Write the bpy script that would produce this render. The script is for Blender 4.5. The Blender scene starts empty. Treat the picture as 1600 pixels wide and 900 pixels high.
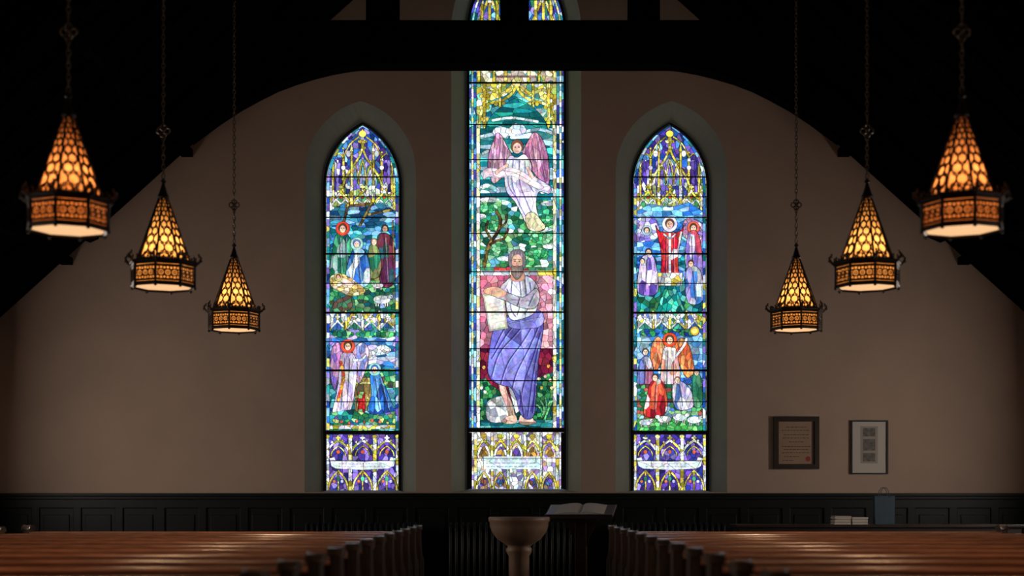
import bpy, math, random
import numpy as np
from mathutils import Vector

random.seed(4)
F = 2222.22; CH = 1.25; VX = 805.0; VY = 779.0
sc = bpy.context.scene
sc.view_settings.view_transform = 'Standard'
sc.view_settings.look = 'None'

def W(px, py, D):
    return ((px-VX)*D/F, D, CH+(VY-py)*D/F)
def lin(c):
    c = np.asarray(c, dtype=float)/255.0
    return np.where(c <= 0.04045, c/12.92, ((c+0.055)/1.055)**2.4)

# ------------------------------------------------------------------ materials
def new_mat(name):
    m = bpy.data.materials.new(name); m.use_nodes = True
    nt = m.node_tree
    return m, nt, nt.nodes.get('Principled BSDF')
def mat(name, col, rough=0.5, metal=0.0, noise=0.0, nscale=6.0, bump=0.0, bscale=60.0, stretch=(1, 1, 1), emit=None, estr=0, coat=0.0, spec=0.5):
    m, nt, b = new_mat(name)
    b.inputs['Roughness'].default_value = rough
    b.inputs['Metallic'].default_value = metal
    b.inputs['Specular IOR Level'].default_value = spec
    b.inputs['Base Color'].default_value = (col[0], col[1], col[2], 1)
    if coat: b.inputs['Coat Weight'].default_value = coat; b.inputs['Coat Roughness'].default_value = 0.2
    tc = nt.nodes.new('ShaderNodeTexCoord'); mp = nt.nodes.new('ShaderNodeMapping')
    mp.inputs['Scale'].default_value = stretch
    nt.links.new(tc.outputs['Object'], mp.inputs['Vector'])
    if noise > 0:
        n = nt.nodes.new('ShaderNodeTexNoise'); n.inputs['Scale'].default_value = nscale; n.inputs['Detail'].default_value = 6
        r = nt.nodes.new('ShaderNodeValToRGB')
        r.color_ramp.elements[0].position = 0.3; r.color_ramp.elements[1].position = 0.7
        r.color_ramp.elements[0].color = tuple(c*(1-noise) for c in col[:3])+(1,)
        r.color_ramp.elements[1].color = tuple(min(1, c*(1+noise)) for c in col[:3])+(1,)
        nt.links.new(mp.outputs[0], n.inputs['Vector']); nt.links.new(n.outputs['Fac'], r.inputs[0])
        nt.links.new(r.outputs[0], b.inputs['Base Color'])
    if bump > 0:
        n2 = nt.nodes.new('ShaderNodeTexNoise'); n2.inputs['Scale'].default_value = bscale; n2.inputs['Detail'].default_value = 4
        bp = nt.nodes.new('ShaderNodeBump'); bp.inputs['Strength'].default_value = bump; bp.inputs['Distance'].default_value = 0.01
        nt.links.new(mp.outputs[0], n2.inputs['Vector']); nt.links.new(n2.outputs['Fac'], bp.inputs['Height'])
        nt.links.new(bp.outputs[0], b.inputs['Normal'])
    if emit:
        b.inputs['Emission Color'].default_value = (emit[0], emit[1], emit[2], 1)
        b.inputs['Emission Strength'].default_value = estr
    return m

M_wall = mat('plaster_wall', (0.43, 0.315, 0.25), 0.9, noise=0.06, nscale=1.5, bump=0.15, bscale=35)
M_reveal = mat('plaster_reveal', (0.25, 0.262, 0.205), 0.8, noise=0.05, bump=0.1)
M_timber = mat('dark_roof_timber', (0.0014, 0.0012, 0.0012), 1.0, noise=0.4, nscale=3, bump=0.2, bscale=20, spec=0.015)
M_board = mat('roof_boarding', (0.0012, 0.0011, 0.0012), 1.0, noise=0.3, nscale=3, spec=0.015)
M_wains = mat('dark_green_wainscot', (0.003, 0.0055, 0.006), 0.45, noise=0.2, nscale=4, spec=0.25)
M_floor = mat('floor_boards', (0.05, 0.03, 0.02), 0.4, noise=0.4, nscale=4, stretch=(8, 1, 1))
M_carpet = mat('aisle_carpet', (0.03, 0.01, 0.012), 0.95, noise=0.3, nscale=80)
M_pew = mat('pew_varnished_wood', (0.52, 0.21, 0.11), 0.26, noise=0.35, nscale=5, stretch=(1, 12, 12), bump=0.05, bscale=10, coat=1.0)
M_pewshade = mat('pew_wood_shaded', (0.055, 0.020, 0.010), 0.45, noise=0.45, nscale=5, stretch=(1, 12, 12))  # pew wood darkened, shade of the gaps between rails put into the colour
M_pewend = mat('pew_end_wood', (0.10, 0.065, 0.048), 0.32, noise=0.4, nscale=6, stretch=(4, 4, 1), coat=1.0)
M_iron = mat('black_iron', (0.012, 0.012, 0.013), 0.5, metal=0.3)
M_rad = mat('radiator_paint', (0.004, 0.007, 0.008), 0.4, spec=0.3)
M_bronze = mat('lantern_bronze', (0.045, 0.034, 0.03), 0.42, metal=0.6, noise=0.3, nscale=20)
M_chain = mat('chain_brass', (0.16, 0.11, 0.07), 0.4, metal=0.6)
M_stone = mat('font_stone', (0.30, 0.19, 0.13), 0.45, noise=0.15, nscale=8, bump=0.1)
M_darkwood = mat('dark_oak', (0.018, 0.010, 0.007), 0.35, noise=0.4, nscale=5, stretch=(1, 6, 6))
M_paper = mat('paper', (0.58, 0.55, 0.51), 0.8, noise=0.05, nscale=20)
M_frame1 = mat('certificate_frame_wood', (0.022, 0.012, 0.008), 0.35, noise=0.3, nscale=15)
M_cert = mat('certificate_paper', (0.32, 0.215, 0.145), 0.7, noise=0.06, nscale=10)
M_ink = mat('ink', (0.06, 0.04, 0.03), 0.8)
M_seal = mat('red_seal', (0.30, 0.03, 0.02), 0.6)
M_matboard = mat('mat_board', (0.52, 0.48, 0.44), 0.8)
M_photo = mat('photo_print', (0.10, 0.085, 0.075), 0.4, noise=0.7, nscale=25)
M_photo2 = mat('photo_backing', (0.32, 0.28, 0.25), 0.6)
M_bag = mat('blue_gray_bag', (0.02, 0.045, 0.07), 0.7, noise=0.1)

# amber lantern glass: translucent, lit by the bulb inside
def amber(name, c):
    m = bpy.data.materials.new(name); m.use_nodes = True; nt = m.node_tree
    for n in list(nt.nodes): nt.nodes.remove(n)
    o = nt.nodes.new('ShaderNodeOutputMaterial'); t = nt.nodes.new('ShaderNodeBsdfTranslucent')
    g = nt.nodes.new('ShaderNodeBsdfDiffuse'); mx = nt.nodes.new('ShaderNodeMixShader'); mx.inputs[0].default_value = 0.12
    tc = nt.nodes.new('ShaderNodeTexCoord'); n = nt.nodes.new('ShaderNodeTexNoise'); n.inputs['Scale'].default_value = 18
    r = nt.nodes.new('ShaderNodeValToRGB'); r.color_ramp.elements[0].position = 0.35; r.color_ramp.elements[1].position = 0.65
    r.color_ramp.elements[0].color = (c[0]*0.8, c[1]*0.7, c[2]*0.6, 1); r.color_ramp.elements[1].color = (c[0], c[1], c[2], 1)
    nt.links.new(tc.outputs['Object'], n.inputs['Vector']); nt.links.new(n.outputs['Fac'], r.inputs[0])
    nt.links.new(r.outputs[0], t.inputs['Color']); nt.links.new(r.outputs[0], g.inputs['Color'])
    nt.links.new(t.outputs[0], mx.inputs[1]); nt.links.new(g.outputs[0], mx.inputs[2]); nt.links.new(mx.outputs[0], o.inputs['Surface'])
    return m
M_amb_deep = amber('amber_glass_deep', (0.95, 0.38, 0.13))
M_amb = amber('amber_glass', (0.98, 0.54, 0.19))
M_diff = mat('lantern_diffuser', (0.8, 0.6, 0.35), 0.6, emit=(1.0, 0.58, 0.28), estr=0.95)
def fill_glass(n_, s_): return mat(n_, (0.5, 0.5, 0.5), 0.3, emit=(1.0, 0.87, 0.76), estr=s_)
M_fillA = fill_glass('fill_glow_bright', 22.0); M_fillB = fill_glass('fill_glow', 7.0)  # glow for the added side panels out of view

# ------------------------------------------------------------------ mesh helper
class MB:
    def __init__(s): s.v = []; s.f = []; s.m = []
    def add(s, vs, fs, mi=0):
        o = len(s.v); s.v += [tuple(v) for v in vs]
        for f in fs: s.f.append(tuple(i+o for i in f)); s.m.append(mi)
    def box(s, x0, x1, y0, y1, z0, z1, mi=0):
        s.add([(x0,y0,z0),(x1,y0,z0),(x1,y1,z0),(x0,y1,z0),(x0,y0,z1),(x1,y0,z1),(x1,y1,z1),(x0,y1,z1)],
              [(0,3,2,1),(4,5,6,7),(0,1,5,4),(1,2,6,5),(2,3,7,6),(3,0,4,7)], mi)
    def prism(s, poly, d0, d1, ax='y', mi=0):
        n = len(poly)
        def P(a, b, d): return (a, d, b) if ax == 'y' else ((d, a, b) if ax == 'x' else (a, b, d))
        vs = [P(a, b, d0) for a, b in poly]+[P(a, b, d1) for a, b in poly]
        s.add(vs, [tuple(range(n)), tuple(range(2*n-1, n-1, -1))]+[(i, (i+1) % n, (i+1) % n+n, i+n) for i in range(n)], mi)
    def tube(s, pts, r, n=6, closed=False, mi=0, flat=1.0):
        pts = [Vector(p) for p in pts]; N = len(pts); rs = r if isinstance(r, (list, tuple)) else [r]*N
        vs = []; prev = None
        for i, p in enumerate(pts):
            if closed: t = pts[(i+1) % N]-pts[i-1]
            else: t = pts[min(i+1, N-1)]-pts[max(i-1, 0)]
            t.normalize()
            if prev is None:
                up = Vector((0, 0, 1)) if abs(t.z) < 0.9 else Vector((1, 0, 0))
                a = t.cross(up).normalized()
            else:
                a = (prev-t*prev.dot(t))
                a = a.normalized() if a.length > 1e-6 else prev
            prev = a; b = t.cross(a)
            for k in range(n):
                an = 2*math.pi*k/n
                vs.append(p+a*math.cos(an)*rs[i]+b*math.sin(an)*rs[i]*flat)
        fs = []
        for i in range(N if closed else N-1):
            j = (i+1) % N
            for k in range(n):
                k2 = (k+1) % n
                fs.append((i*n+k, i*n+k2, j*n+k2, j*n+k))
        if not closed:
            fs.append(tuple(range(n-1, -1, -1))); fs.append(tuple((N-1)*n+k for k in range(n)))
        s.add(vs, fs, mi)
    def lathe(s, prof, n=32, c=(0, 0, 0), rot=0.0, mi=0):
        vs = []
        for r, z in prof:
            for k in range(n):
                a = 2*math.pi*k/n+rot
                vs.append((c[0]+r*math.cos(a), c[1]+r*math.sin(a), c[2]+z))
        fs = []
        for i in range(len(prof)-1):
            for k in range(n):
                k2 = (k+1) % n; fs.append((i*n+k, i*n+k2, (i+1)*n+k2, (i+1)*n+k))
        fs.append(tuple(range(n-1, -1, -1))); fs.append(tuple((len(prof)-1)*n+k for k in range(n)))
        s.add(vs, fs, mi)
    def ball(s, c, r, mi=0, n=8):
        rr = r if isinstance(r, (list, tuple)) else (r, r, r); vs = []; m = n//2+1
        for i in range(m+1):
            th = math.pi*i/m
            for k in range(n):
                a = 2*math.pi*k/n
                vs.append((c[0]+rr[0]*math.sin(th)*math.cos(a), c[1]+rr[1]*math.sin(th)*math.sin(a), c[2]+rr[2]*math.cos(th)))
        s.add(vs, [(i*n+k, (i+1)*n+k, (i+1)*n+(k+1) % n, i*n+(k+1) % n) for i in range(m) for k in range(n)], mi)
    def mesh(s, name, mats, smooth=False):
        me = bpy.data.meshes.new(name); me.from_pydata(s.v, [], s.f)
        for m in mats: me.materials.append(m)
        me.polygons.foreach_set('material_index', s.m)
        if smooth: me.polygons.foreach_set('use_smooth', [True]*len(s.f))
        me.update(); return me
def link(name, data, parent=None, loc=(0, 0, 0), bevel=0.0, rot=None):
    o = bpy.data.objects.new(name, data); sc.collection.objects.link(o); o.location = loc
    if rot: o.rotation_euler = rot
    if parent: o.parent = parent
    if bevel > 0:
        b = o.modifiers.new('bevel', 'BEVEL'); b.width = bevel; b.segments = 2; b.limit_method = 'ANGLE'
    return o
def empty(name, loc=(0, 0, 0)):
    return link(name, None, None, loc)

# ------------------------------------------------------------------ room shell
DW = 17.78; DG = 18.08; HWX = 6.6; YB = -5.0
EAVE = 9.32-0.9*HWX; RIDGE = 9.32
def roofz(x): return 9.32-0.9*abs(x)

def arch_outline(cx, hw, ybot, yspr, yapex, D, n=14, hwr=None):
    hr = hw if hwr is None else hwr
    h = yspr-yapex
    def side(w):
        R = (w*w+h*h)/(2*w); a_end = math.asin(min(1, h/R)); out = []
        for i in range(n+1):
            a = a_end*i/n
            out.append((w-R+R*math.cos(a), yspr-R*math.sin(a)))
        return out
    left = [(-x, y) for x, y in side(hw)]; right = side(hr)
    pts = [(-hw, ybot)]+left+right[::-1][1:]+[(hr, ybot)]
    return [W(cx+x, y, D) for x, y in pts]

wins = {
 'window_1': dict(cx=566.5, hw=59, bot=766, spr=290, apx=194, oc=563, ohl=87, ohr=87, ospr=270, oapx=158, obot=769),
 'window_2': dict(cx=807,   hw=75.5, bot=764, spr=47, apx=-68, oc=806.5, ohl=101.5, ohr=101.5, ospr=45, oapx=-100, obot=769),
 'window_3': dict(cx=1046.5, hw=59, bot=766, spr=290, apx=194, oc=1049, ohl=87, ohr=87, ospr=270, oapx=158, obot=769)}

cu = bpy.data.curves.new('tmp', 'CURVE'); cu.dimensions = '2D'; cu.fill_mode = 'BOTH'
def spl(pts):
    sp = cu.splines.new('POLY'); sp.points.add(len(pts)-1)
    for i, (a, b) in enumerate(pts): sp.points[i].co = (a, b, 0, 1)
    sp.use_cyclic_u = True
spl([(-HWX, 0), (HWX, 0), (HWX, EAVE), (0, RIDGE), (-HWX, EAVE)])
outer = {}
for k, w in wins.items():
    o = arch_outline(w['oc'], w['ohl'], w['obot'], w['ospr'], w['oapx'], DW, hwr=w['ohr']); outer[k] = o
    spl([(p[0], p[2]) for p in o])
tmpo = bpy.data.objects.new('tmp', cu); sc.collection.objects.link(tmpo)
dg = bpy.context.evaluated_depsgraph_get()
wm = bpy.data.meshes.new_from_object(tmpo.evaluated_get(dg))
bpy.data.objects.remove(tmpo)
for v in wm.vertices: v.co = (v.co.x, DW, v.co.y)
wm.materials.clear(); wm.materials.append(M_wall); wm.update()
link('wall_front', wm)

b = MB(); b.box(-HWX, HWX, YB, DW+0.5, -0.12, 0); link('floor', b.mesh('floor', [M_floor]))
b = MB(); b.box(-0.8, 0.8, -4.8, 14.0, 0.001, 0.012); link('aisle_carpet', b.mesh('aisle_carpet', [M_carpet]))
for sgn, nm in ((-1, 'wall_left'), (1, 'wall_right')):
    b = MB(); x0, x1 = sorted((sgn*HWX, sgn*(HWX+0.25))); b.box(x0, x1, YB, DW+0.5, -0.12, EAVE+0.1); link(nm, b.mesh(nm, [M_wall]))
b = MB(); b.prism([(-HWX, 0), (HWX, 0), (HWX, EAVE), (0, RIDGE), (-HWX, EAVE)], YB-0.2, YB); link('wall_back', b.mesh('wall_back', [M_wall]))
b = MB()
for s_ in (-1, 1):
    b.prism([(0, RIDGE), (s_*(HWX+0.5), roofz(HWX+0.5)), (s_*(HWX+0.5), roofz(HWX+0.5)+0.2), (0, RIDGE+0.2)], YB-0.3, DW+0.6)
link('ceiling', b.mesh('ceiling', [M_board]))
# rafters and purlins
b = MB(); y = -4.7
while y < 17.7:
    for s_ in (-1, 1):
        b.prism([(0, RIDGE), (s_*HWX, EAVE), (s_*HWX, EAVE-0.12), (0, RIDGE-0.12)], y-0.04, y+0.04)
    y += 0.6
for xx in (1.4, 4.1, 5.6):
    for s_ in (-1, 1):
        b.box(s_*xx-0.07, s_*xx+0.07, YB, DW, roofz(xx)-0.11, roofz(xx)-0.02)
b.box(-0.1, 0.1, YB, DW, RIDGE-0.4, RIDGE)
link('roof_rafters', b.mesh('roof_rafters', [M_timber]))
# trusses
DT = 16.25; st = DT/F
def T(off, py): return (off*st, CH+(VY-py)*st)
def truss_mesh():
    b = MB(); zb = T(0, 97)[1]; zt = T(0, 33)[1]
    b.prism([(-(RIDGE-zb)/0.9, zb), ((RIDGE-zb)/0.9, zb), ((RIDGE-zt)/0.9, zt), (-(RIDGE-zt)/0.9, zt)], -0.15, 0.15)
    arch = [(235, 97), (262, 100), (290, 105), (318, 112), (348, 121), (377, 132), (405, 146), (436, 163), (468, 184), (510, 215)]
    for s_ in (-1, 1):
        pts = [T(s_*o, y) for o, y in arch]
        x = abs(pts[-1][0]); 
        poly = pts+[(s_*x, roofz(x)-0.02), (s_*(RIDGE-zb-0.02)/0.9, zb+0.02), (s_*2.0, zb+0.02)]
        b.prism(poly, -0.12, 0.12)
        b.prism([(0, RIDGE), (s_*HWX, EAVE), (s_*HWX, EAVE-0.5), (0, RIDGE-0.5)], -0.14, 0.14)
        x5 = s_*4.95; b.prism([(x5-0.12, roofz(5)-0.3), (x5+0.12, roofz(5)-0.3), (x5+0.09, roofz(5)-0.54), (x5, roofz(5)-0.58), (x5-0.14, roofz(5)-0.52)], -0.16, 0.16)
        b.prism([(s_*HWX, EAVE-1.3), (s_*(HWX-0.16), EAVE-1.2), (s_*(HWX-0.2), EAVE-0.4), (s_*HWX, EAVE-0.2)], -0.12, 0.12)
    for a0, a1 in ((-232, -185), (-22, 20), (180, 225)):
        xa, xb = a0*st, a1*st
        b.prism([(xa, zt-0.05), (xb, zt-0.05), (xb, roofz(xb)-0.3), (xa, roofz(xa)-0.3)], -0.13, 0.13)
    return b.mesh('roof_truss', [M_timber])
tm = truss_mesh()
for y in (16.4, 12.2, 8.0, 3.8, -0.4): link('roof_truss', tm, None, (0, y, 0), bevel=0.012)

# ------------------------------------------------------------------ stained glass painting (colour per glass piece)
def hsh(i, j, k):
    v = np.sin(i*127.1+j*311.7+k*74.7)*43758.5453
    return v-np.floor(v)
def vnoise(X, Y, sx, sy, k):
    x = X/sx; y = Y/sy; i = np.floor(x); j = np.floor(y); fx = x-i; fy = y-j
    fx = fx*fx*(3-2*fx); fy = fy*fy*(3-2*fy)
    return (hsh(i, j, k)*(1-fx)+hsh(i+1, j, k)*fx)*(1-fy)+(hsh(i, j+1, k)*(1-fx)+hsh(i+1, j+1, k)*fx)*fy
def cat(pts, closed=True, n=6):
    P = [np.array(p, float) for p in pts]; N = len(P); out = []
    rng = range(N) if closed else range(N-1)
    for i in rng:
        if closed: p0, p1, p2, p3 = P[i-1], P[i], P[(i+1) % N], P[(i+2) % N]
        else: p0, p1, p2, p3 = P[max(i-1, 0)], P[i], P[i+1], P[min(i+2, N-1)]
        for k in range(n):
            t = k/n
            out.append(0.5*((2*p1)+(-p0+p2)*t+(2*p0-5*p1+4*p2-p3)*t*t+(-p0+3*p1-3*p2+p3)*t**3))
    if not closed: out.append(P[-1])
    return [tuple(q) for q in out]
class Glass:
    def __init__(s, cx, hw, y0, y1, res, o):
        s.u = np.linspace(cx-hw, cx+hw, int(2*hw*res)+1); s.yy = np.linspace(y0, y1, int((y1-y0)*res)+1)
        s.U, s.Y = np.meshgrid(s.u, s.yy); s.C = np.zeros(s.U.shape+(3,)); s.L = np.zeros(s.U.shape, np.int64); s.n = 0; s.o = o
        s.S = np.zeros(s.U.shape, bool)
    def _m(s, fn, bx):
        ix = np.nonzero((s.u >= bx[0]-1) & (s.u <= bx[1]+1))[0]; iy = np.nonzero((s.yy >= bx[2]-1) & (s.yy <= bx[3]+1))[0]
        m = np.zeros(s.U.shape, bool)
        if len(ix) == 0 or len(iy) == 0: return m
        sl = (slice(iy[0], iy[-1]+1), slice(ix[0], ix[-1]+1))
        m[sl] = fn(s.U[sl], s.Y[sl]); return m
    def poly(s, pts, sm=False):
        if sm: pts = cat(pts)
        P = [(p[0]+s.o, p[1]) for p in pts]
        def fn(X, Y):
            c = np.zeros(X.shape, bool)
            for i in range(len(P)):
                x1, y1 = P[i-1]; x2, y2 = P[i]
                if y1 == y2: continue
                c ^= ((y1 > Y) != (y2 > Y)) & (X < (x2-x1)*(Y-y1)/(y2-y1)+x1)
            return c
        return s._m(fn, (min(p[0] for p in P), max(p[0] for p in P), min(p[1] for p in P), max(p[1] for p in P)))
    def rect(s, x0, x1, y0, y1): return s.poly([(x0, y0), (x1, y0), (x1, y1), (x0, y1)])
    def ell(s, x, y, rx, ry=None, a=0):
        ry = rx if ry is None else ry; x = x+s.o; R = max(rx, ry); ca, sa = math.cos(a), math.sin(a)
        return s._m(lambda X, Y: (((X-x)*ca+(Y-y)*sa)/rx)**2+((-(X-x)*sa+(Y-y)*ca)/ry)**2 <= 1, (x-R, x+R, y-R, y+R))
    def line(s, pts, w, sm=False):
        if sm: pts = cat(pts, False)
        P = [(p[0]+s.o, p[1]) for p in pts]
        def fn(X, Y):
            d = np.full(X.shape, 1e9)
            for i in range(len(P)-1):
                (x1, y1), (x2, y2) = P[i], P[i+1]; dx, dy = x2-x1, y2-y1; q = dx*dx+dy*dy+1e-9
                t = np.clip(((X-x1)*dx+(Y-y1)*dy)/q, 0, 1); d = np.minimum(d, (X-x1-t*dx)**2+(Y-y1-t*dy)**2)
            return d <= (w/2)**2
        return s._m(fn, (min(p[0] for p in P)-w, max(p[0] for p in P)+w, min(p[1] for p in P)-w, max(p[1] for p in P)+w))
    def cells(s, m, cols, cx=8, cy=None, var=0.3, jit=0.85, soft=False):
        cy = cx if cy is None else cy
        s.n += 1; k = s.n; cols = np.array(cols, float)
        iy, ix = np.nonzero(m); x = s.U[iy, ix]; y = s.Y[iy, ix]
        if len(x) == 0: return
        gi = np.floor(x/cx); gj = np.floor(y/cy); best = np.full(x.shape, 1e9); bi = gi.copy(); bj = gj.copy()
        for di in (-1, 0, 1):
            for dj in (-1, 0, 1):
                ii = gi+di; jj = gj+dj
                d = (x/cx-(ii+.5+(hsh(ii, jj, k)-.5)*jit))**2+(y/cy-(jj+.5+(hsh(jj, ii, k+9)-.5)*jit))**2
                q = d < best; best[q] = d[q]; bi[q] = ii[q]; bj[q] = jj[q]
        r1 = hsh(bi, bj, k+50); r2 = hsh(bi, bj, k+80)
        c = cols[np.minimum((r1*len(cols)).astype(int), len(cols)-1)]*(1+(r2-.5)*2*var)[:, None]
        s.C[iy, ix] = np.clip(c, 0, 255); s.L[iy, ix] = (bi*7919+bj*104729).astype(np.int64)*101+k*15485863; s.S[iy, ix] = soft
    def flat(s, m, col):
        s.n += 1; s.C[m] = col; s.L[m] = s.n*15485863+7; s.S[m] = False
    def paint(s, m, col, a=1.0): s.C[m] = s.C[m]*(1-a)+np.array(col, float)*a
    def finish(s, mask):
        L = s.L; e = np.zeros(L.shape, bool)
        d = L[:, 1:] != L[:, :-1]; e[:, 1:] |= d; e[:, :-1] |= d
        d = L[1:, :] != L[:-1, :]; e[1:, :] |= d
        C = s.C.copy()
        # hand-painted matting and streaky glass
        n1 = vnoise(s.U, s.Y, 2.2, 2.2, 3); n2 = vnoise(s.U, s.Y, 5, 7, 5); n3 = vnoise(s.U, s.Y, 1.2, 1.2, 8)
        C *= (0.74+0.20*n1+0.24*n2+0.08*n3)[:, :, None]
        for c in range(3): C[:, :, c] *= 0.92+0.16*vnoise(s.U, s.Y, 6, 6, 20+c)
        lum = C.mean(axis=2, keepdims=True); C = C*1.02-lum*0.02+2
        fac = np.where(s.S, 0.62, 0.26)
        C = np.where(e[:, :, None], C*fac[:, :, None], C)
        s.out = lin(np.clip(C, 0, 255)); s.mask = mask
    def build(s, name, D, mt):
        H, Wd = s.mask.shape; q = s.mask[:-1, :-1] & s.mask[1:, :-1] & s.mask[:-1, 1:] & s.mask[1:, 1:]
        iy, ix = np.nonzero(q); a = iy*Wd+ix
        quads = np.stack([a, a+Wd, a+Wd+1, a+1], 1)
        used, inv = np.unique(quads.ravel(), return_inverse=True)
        co = np.zeros((len(used), 3)); co[:, 0] = (s.U.ravel()[used]-VX)*D/F; co[:, 1] = D; co[:, 2] = CH+(VY-s.Y.ravel()[used])*D/F
        me = bpy.data.meshes.new(name); n = len(quads)
        me.vertices.add(len(used)); me.vertices.foreach_set('co', co.ravel())
        me.loops.add(n*4); me.loops.foreach_set('vertex_index', inv.astype(np.int32).ravel())
        me.polygons.add(n); me.polygons.foreach_set('loop_start', np.arange(0, n*4, 4, dtype=np.int32))
        me.update(calc_edges=True)
        ca = me.color_attributes.new('glass', 'FLOAT_COLOR', 'POINT')
        col = np.ones((len(used), 4)); col[:, :3] = s.out.reshape(-1, 3)[used]; ca.data.foreach_set('color', col.ravel().astype(np.float32))
        me.materials.append(mt); return me

m, nt, bs = new_mat('stained_glass')
at = nt.nodes.new('ShaderNodeVertexColor'); at.layer_name = 'glass'
tc = nt.nodes.new('ShaderNodeTexCoord'); nz = nt.nodes.new('ShaderNodeTexNoise'); nz.inputs['Scale'].default_value = 4; nz.inputs['Detail'].default_value = 5
mr = nt.nodes.new('ShaderNodeMapRange'); mr.inputs['From Min'].default_value = 0.3; mr.inputs['From Max'].default_value = 0.7; mr.inputs['To Min'].default_value = 1.2; mr.inputs['To Max'].default_value = 1.6
nt.links.new(tc.outputs['Object'], nz.inputs['Vector']); nt.links.new(nz.outputs['Fac'], mr.inputs['Value'])
nt.links.new(at.outputs['Color'], bs.inputs['Emission Color']); nt.links.new(mr.outputs[0], bs.inputs['Emission Strength'])
bs.inputs['Base Color'].default_value = (0.01, 0.01, 0.01, 1); bs.inputs['Roughness'].default_value = 0.25
M_glass = m

YEL = [(205, 190, 80), (180, 165, 60), (225, 215, 130), (160, 150, 50)]
WHT = [(225, 230, 235), (200, 212, 225), (235, 238, 230), (190, 200, 215)]
PUR = [(88, 62, 160), (60, 48, 140), (120, 95, 190), (50, 40, 110), (140, 125, 205)]
BLU = [(40, 90, 170), (25, 60, 140), (80, 140, 205), (120, 175, 220)]
TEA = [(20, 100, 115), (35, 135, 145), (90, 180, 185), (15, 75, 95)]
GRN = [(40, 120, 70), (70, 150, 90), (25, 85, 60), (120, 175, 120), (30, 110, 95)]
RED = [(190, 40, 40), (150, 25, 40), (215, 75, 50)]
def arch(c, w, yb, yt, n=10, og=False):
    h = []
    for i in range(n+1):
        t = i/n
        f = 0.5*(1+math.cos(math.pi*t)) if og else (1-t**2.2)
        h.append((-w/2*f, yb-(yb-yt)*t))
    return [(c+x, y) for x, y in h]+[(c-x, y) for x, y in h[::-1][1:]]
def gothic(g, c, w, yb, yt, cols=YEL, lw=3.2, og=True, crock=True, fill=None):
    a = arch(c, w, yb, yt, og=og)
    if fill: g.cells(g.poly(a), fill, 6, 9)
    g.cells(g.line(a, lw), cols, 9, 9)
    if crock:
        for i in range(2, len(a)-2, 3):
            sx = -1 if a[i][0] < c else 1
            g.cells(g.ell(a[i][0]+sx*2.6, a[i][1]-2, 1.9), cols, 20)
    g.cells(g.ell(c, yt-4, 2.2, 4.5), cols, 20); g.cells(g.ell(c, yt-4, 4.6, 1.7), cols, 20)
def pinn(g, c, yb, yt, w=4, cols=YEL):
    g.cells(g.rect(c-w/2, c+w/2, yt+14, yb), cols, 6, 10)
    g.cells(g.poly([(c-w/2-1, yt+14), (c, yt), (c+w/2+1, yt+14)]), WHT+YEL, 10)
    g.cells(g.ell(c, yt, 1.8), cols, 20)
def face(g, x, y, r, hair=(90, 60, 40), skin=(235, 200, 175), halo=None, hr=2.0, tilt=0):
    if halo is not None:
        g.flat(g.ell(x, y, r*hr), halo); g.paint(g.ell(x, y, r*hr*0.72), [c*0.8+40 for c in halo])
    g.flat(g.ell(x, y-r*.15, r*1.15, r*1.3), hair)
    g.paint(g.ell(x, y+r*.2, r*.78, r*1.0), skin)
    for d in (-.32, .32): g.paint(g.ell(x+d*r, y+r*.02, r*.16, r*.11), (50, 35, 30))
    g.paint(g.line([(x-.5*r, y-r*.16), (x-.15*r, y-r*.2)], .6), (130, 90, 70)); g.paint(g.line([(x+.5*r, y-r*.16), (x+.15*r, y-r*.2)], .6), (130, 90, 70))
    g.paint(g.line([(x, y+r*.1), (x-.05*r, y+r*.42)], .6), (160, 110, 85)); g.paint(g.line([(x-.22*r, y+r*.72), (x+.22*r, y+r*.72)], .7), (150, 70, 60))
def robe(g, pts, cols, folds=(), cx=8, cy=20, dark=(40, 40, 70), sm=True, a=.45, ol=.85):
    mk = g.poly(pts, sm); g.cells(mk, cols, cx, cy, var=.2, soft=True)
    sh = 0.76+0.36*vnoise(g.U+vnoise(g.U, g.Y, 9, 20, 31)*8, g.Y, max(3, cx*.35), cy*1.6, g.n+3)
    g.C[mk] = np.clip(g.C[mk]*sh[mk][:, None], 0, 255)
    for f in folds:
        g.paint(g.line(f, 3.2, True) & mk, dark, a*.35)
        g.paint(g.line(f, 1.2, True) & mk, dark, min(1, a*1.5)); g.paint(g.line([(x+2.2, y) for x, y in f], 1.2, True) & mk, (250, 250, 252), .32)
    pp = cat(pts) if sm else pts
    g.paint(g.line(pp+[pp[0]], 1.0), (15, 15, 20), ol)
def halfw(Y, hw, spr, apx):
    h = spr-apx; R = (hw*hw+h*h)/(2*hw); d = np.clip(spr-Y, 0, None)
    return np.where(Y >= spr, hw, np.sqrt(np.clip(R*R-d*d, 0, None))-(R-hw))
def lamb(g, x, y, s=1, f=1):
    for dx in (-8, -5, 5, 8): g.flat(g.line([(x+dx*s, y), (x+dx*s, y+9*s)], 2*s), (215, 215, 215))
    g.cells(g.ell(x, y, 12*s, 6*s), WHT, 7, soft=True); g.cells(g.ell(x+f*12*s, y-4*s, 4.4*s, 3.2*s), WHT, 20)
    g.paint(g.ell(x+f*14*s, y-4*s, .9), (50, 50, 50)); g.paint(g.line([(x+f*9*s, y-6*s), (x+f*8*s, y-2*s)], 1.2), (150, 150, 160))

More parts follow.
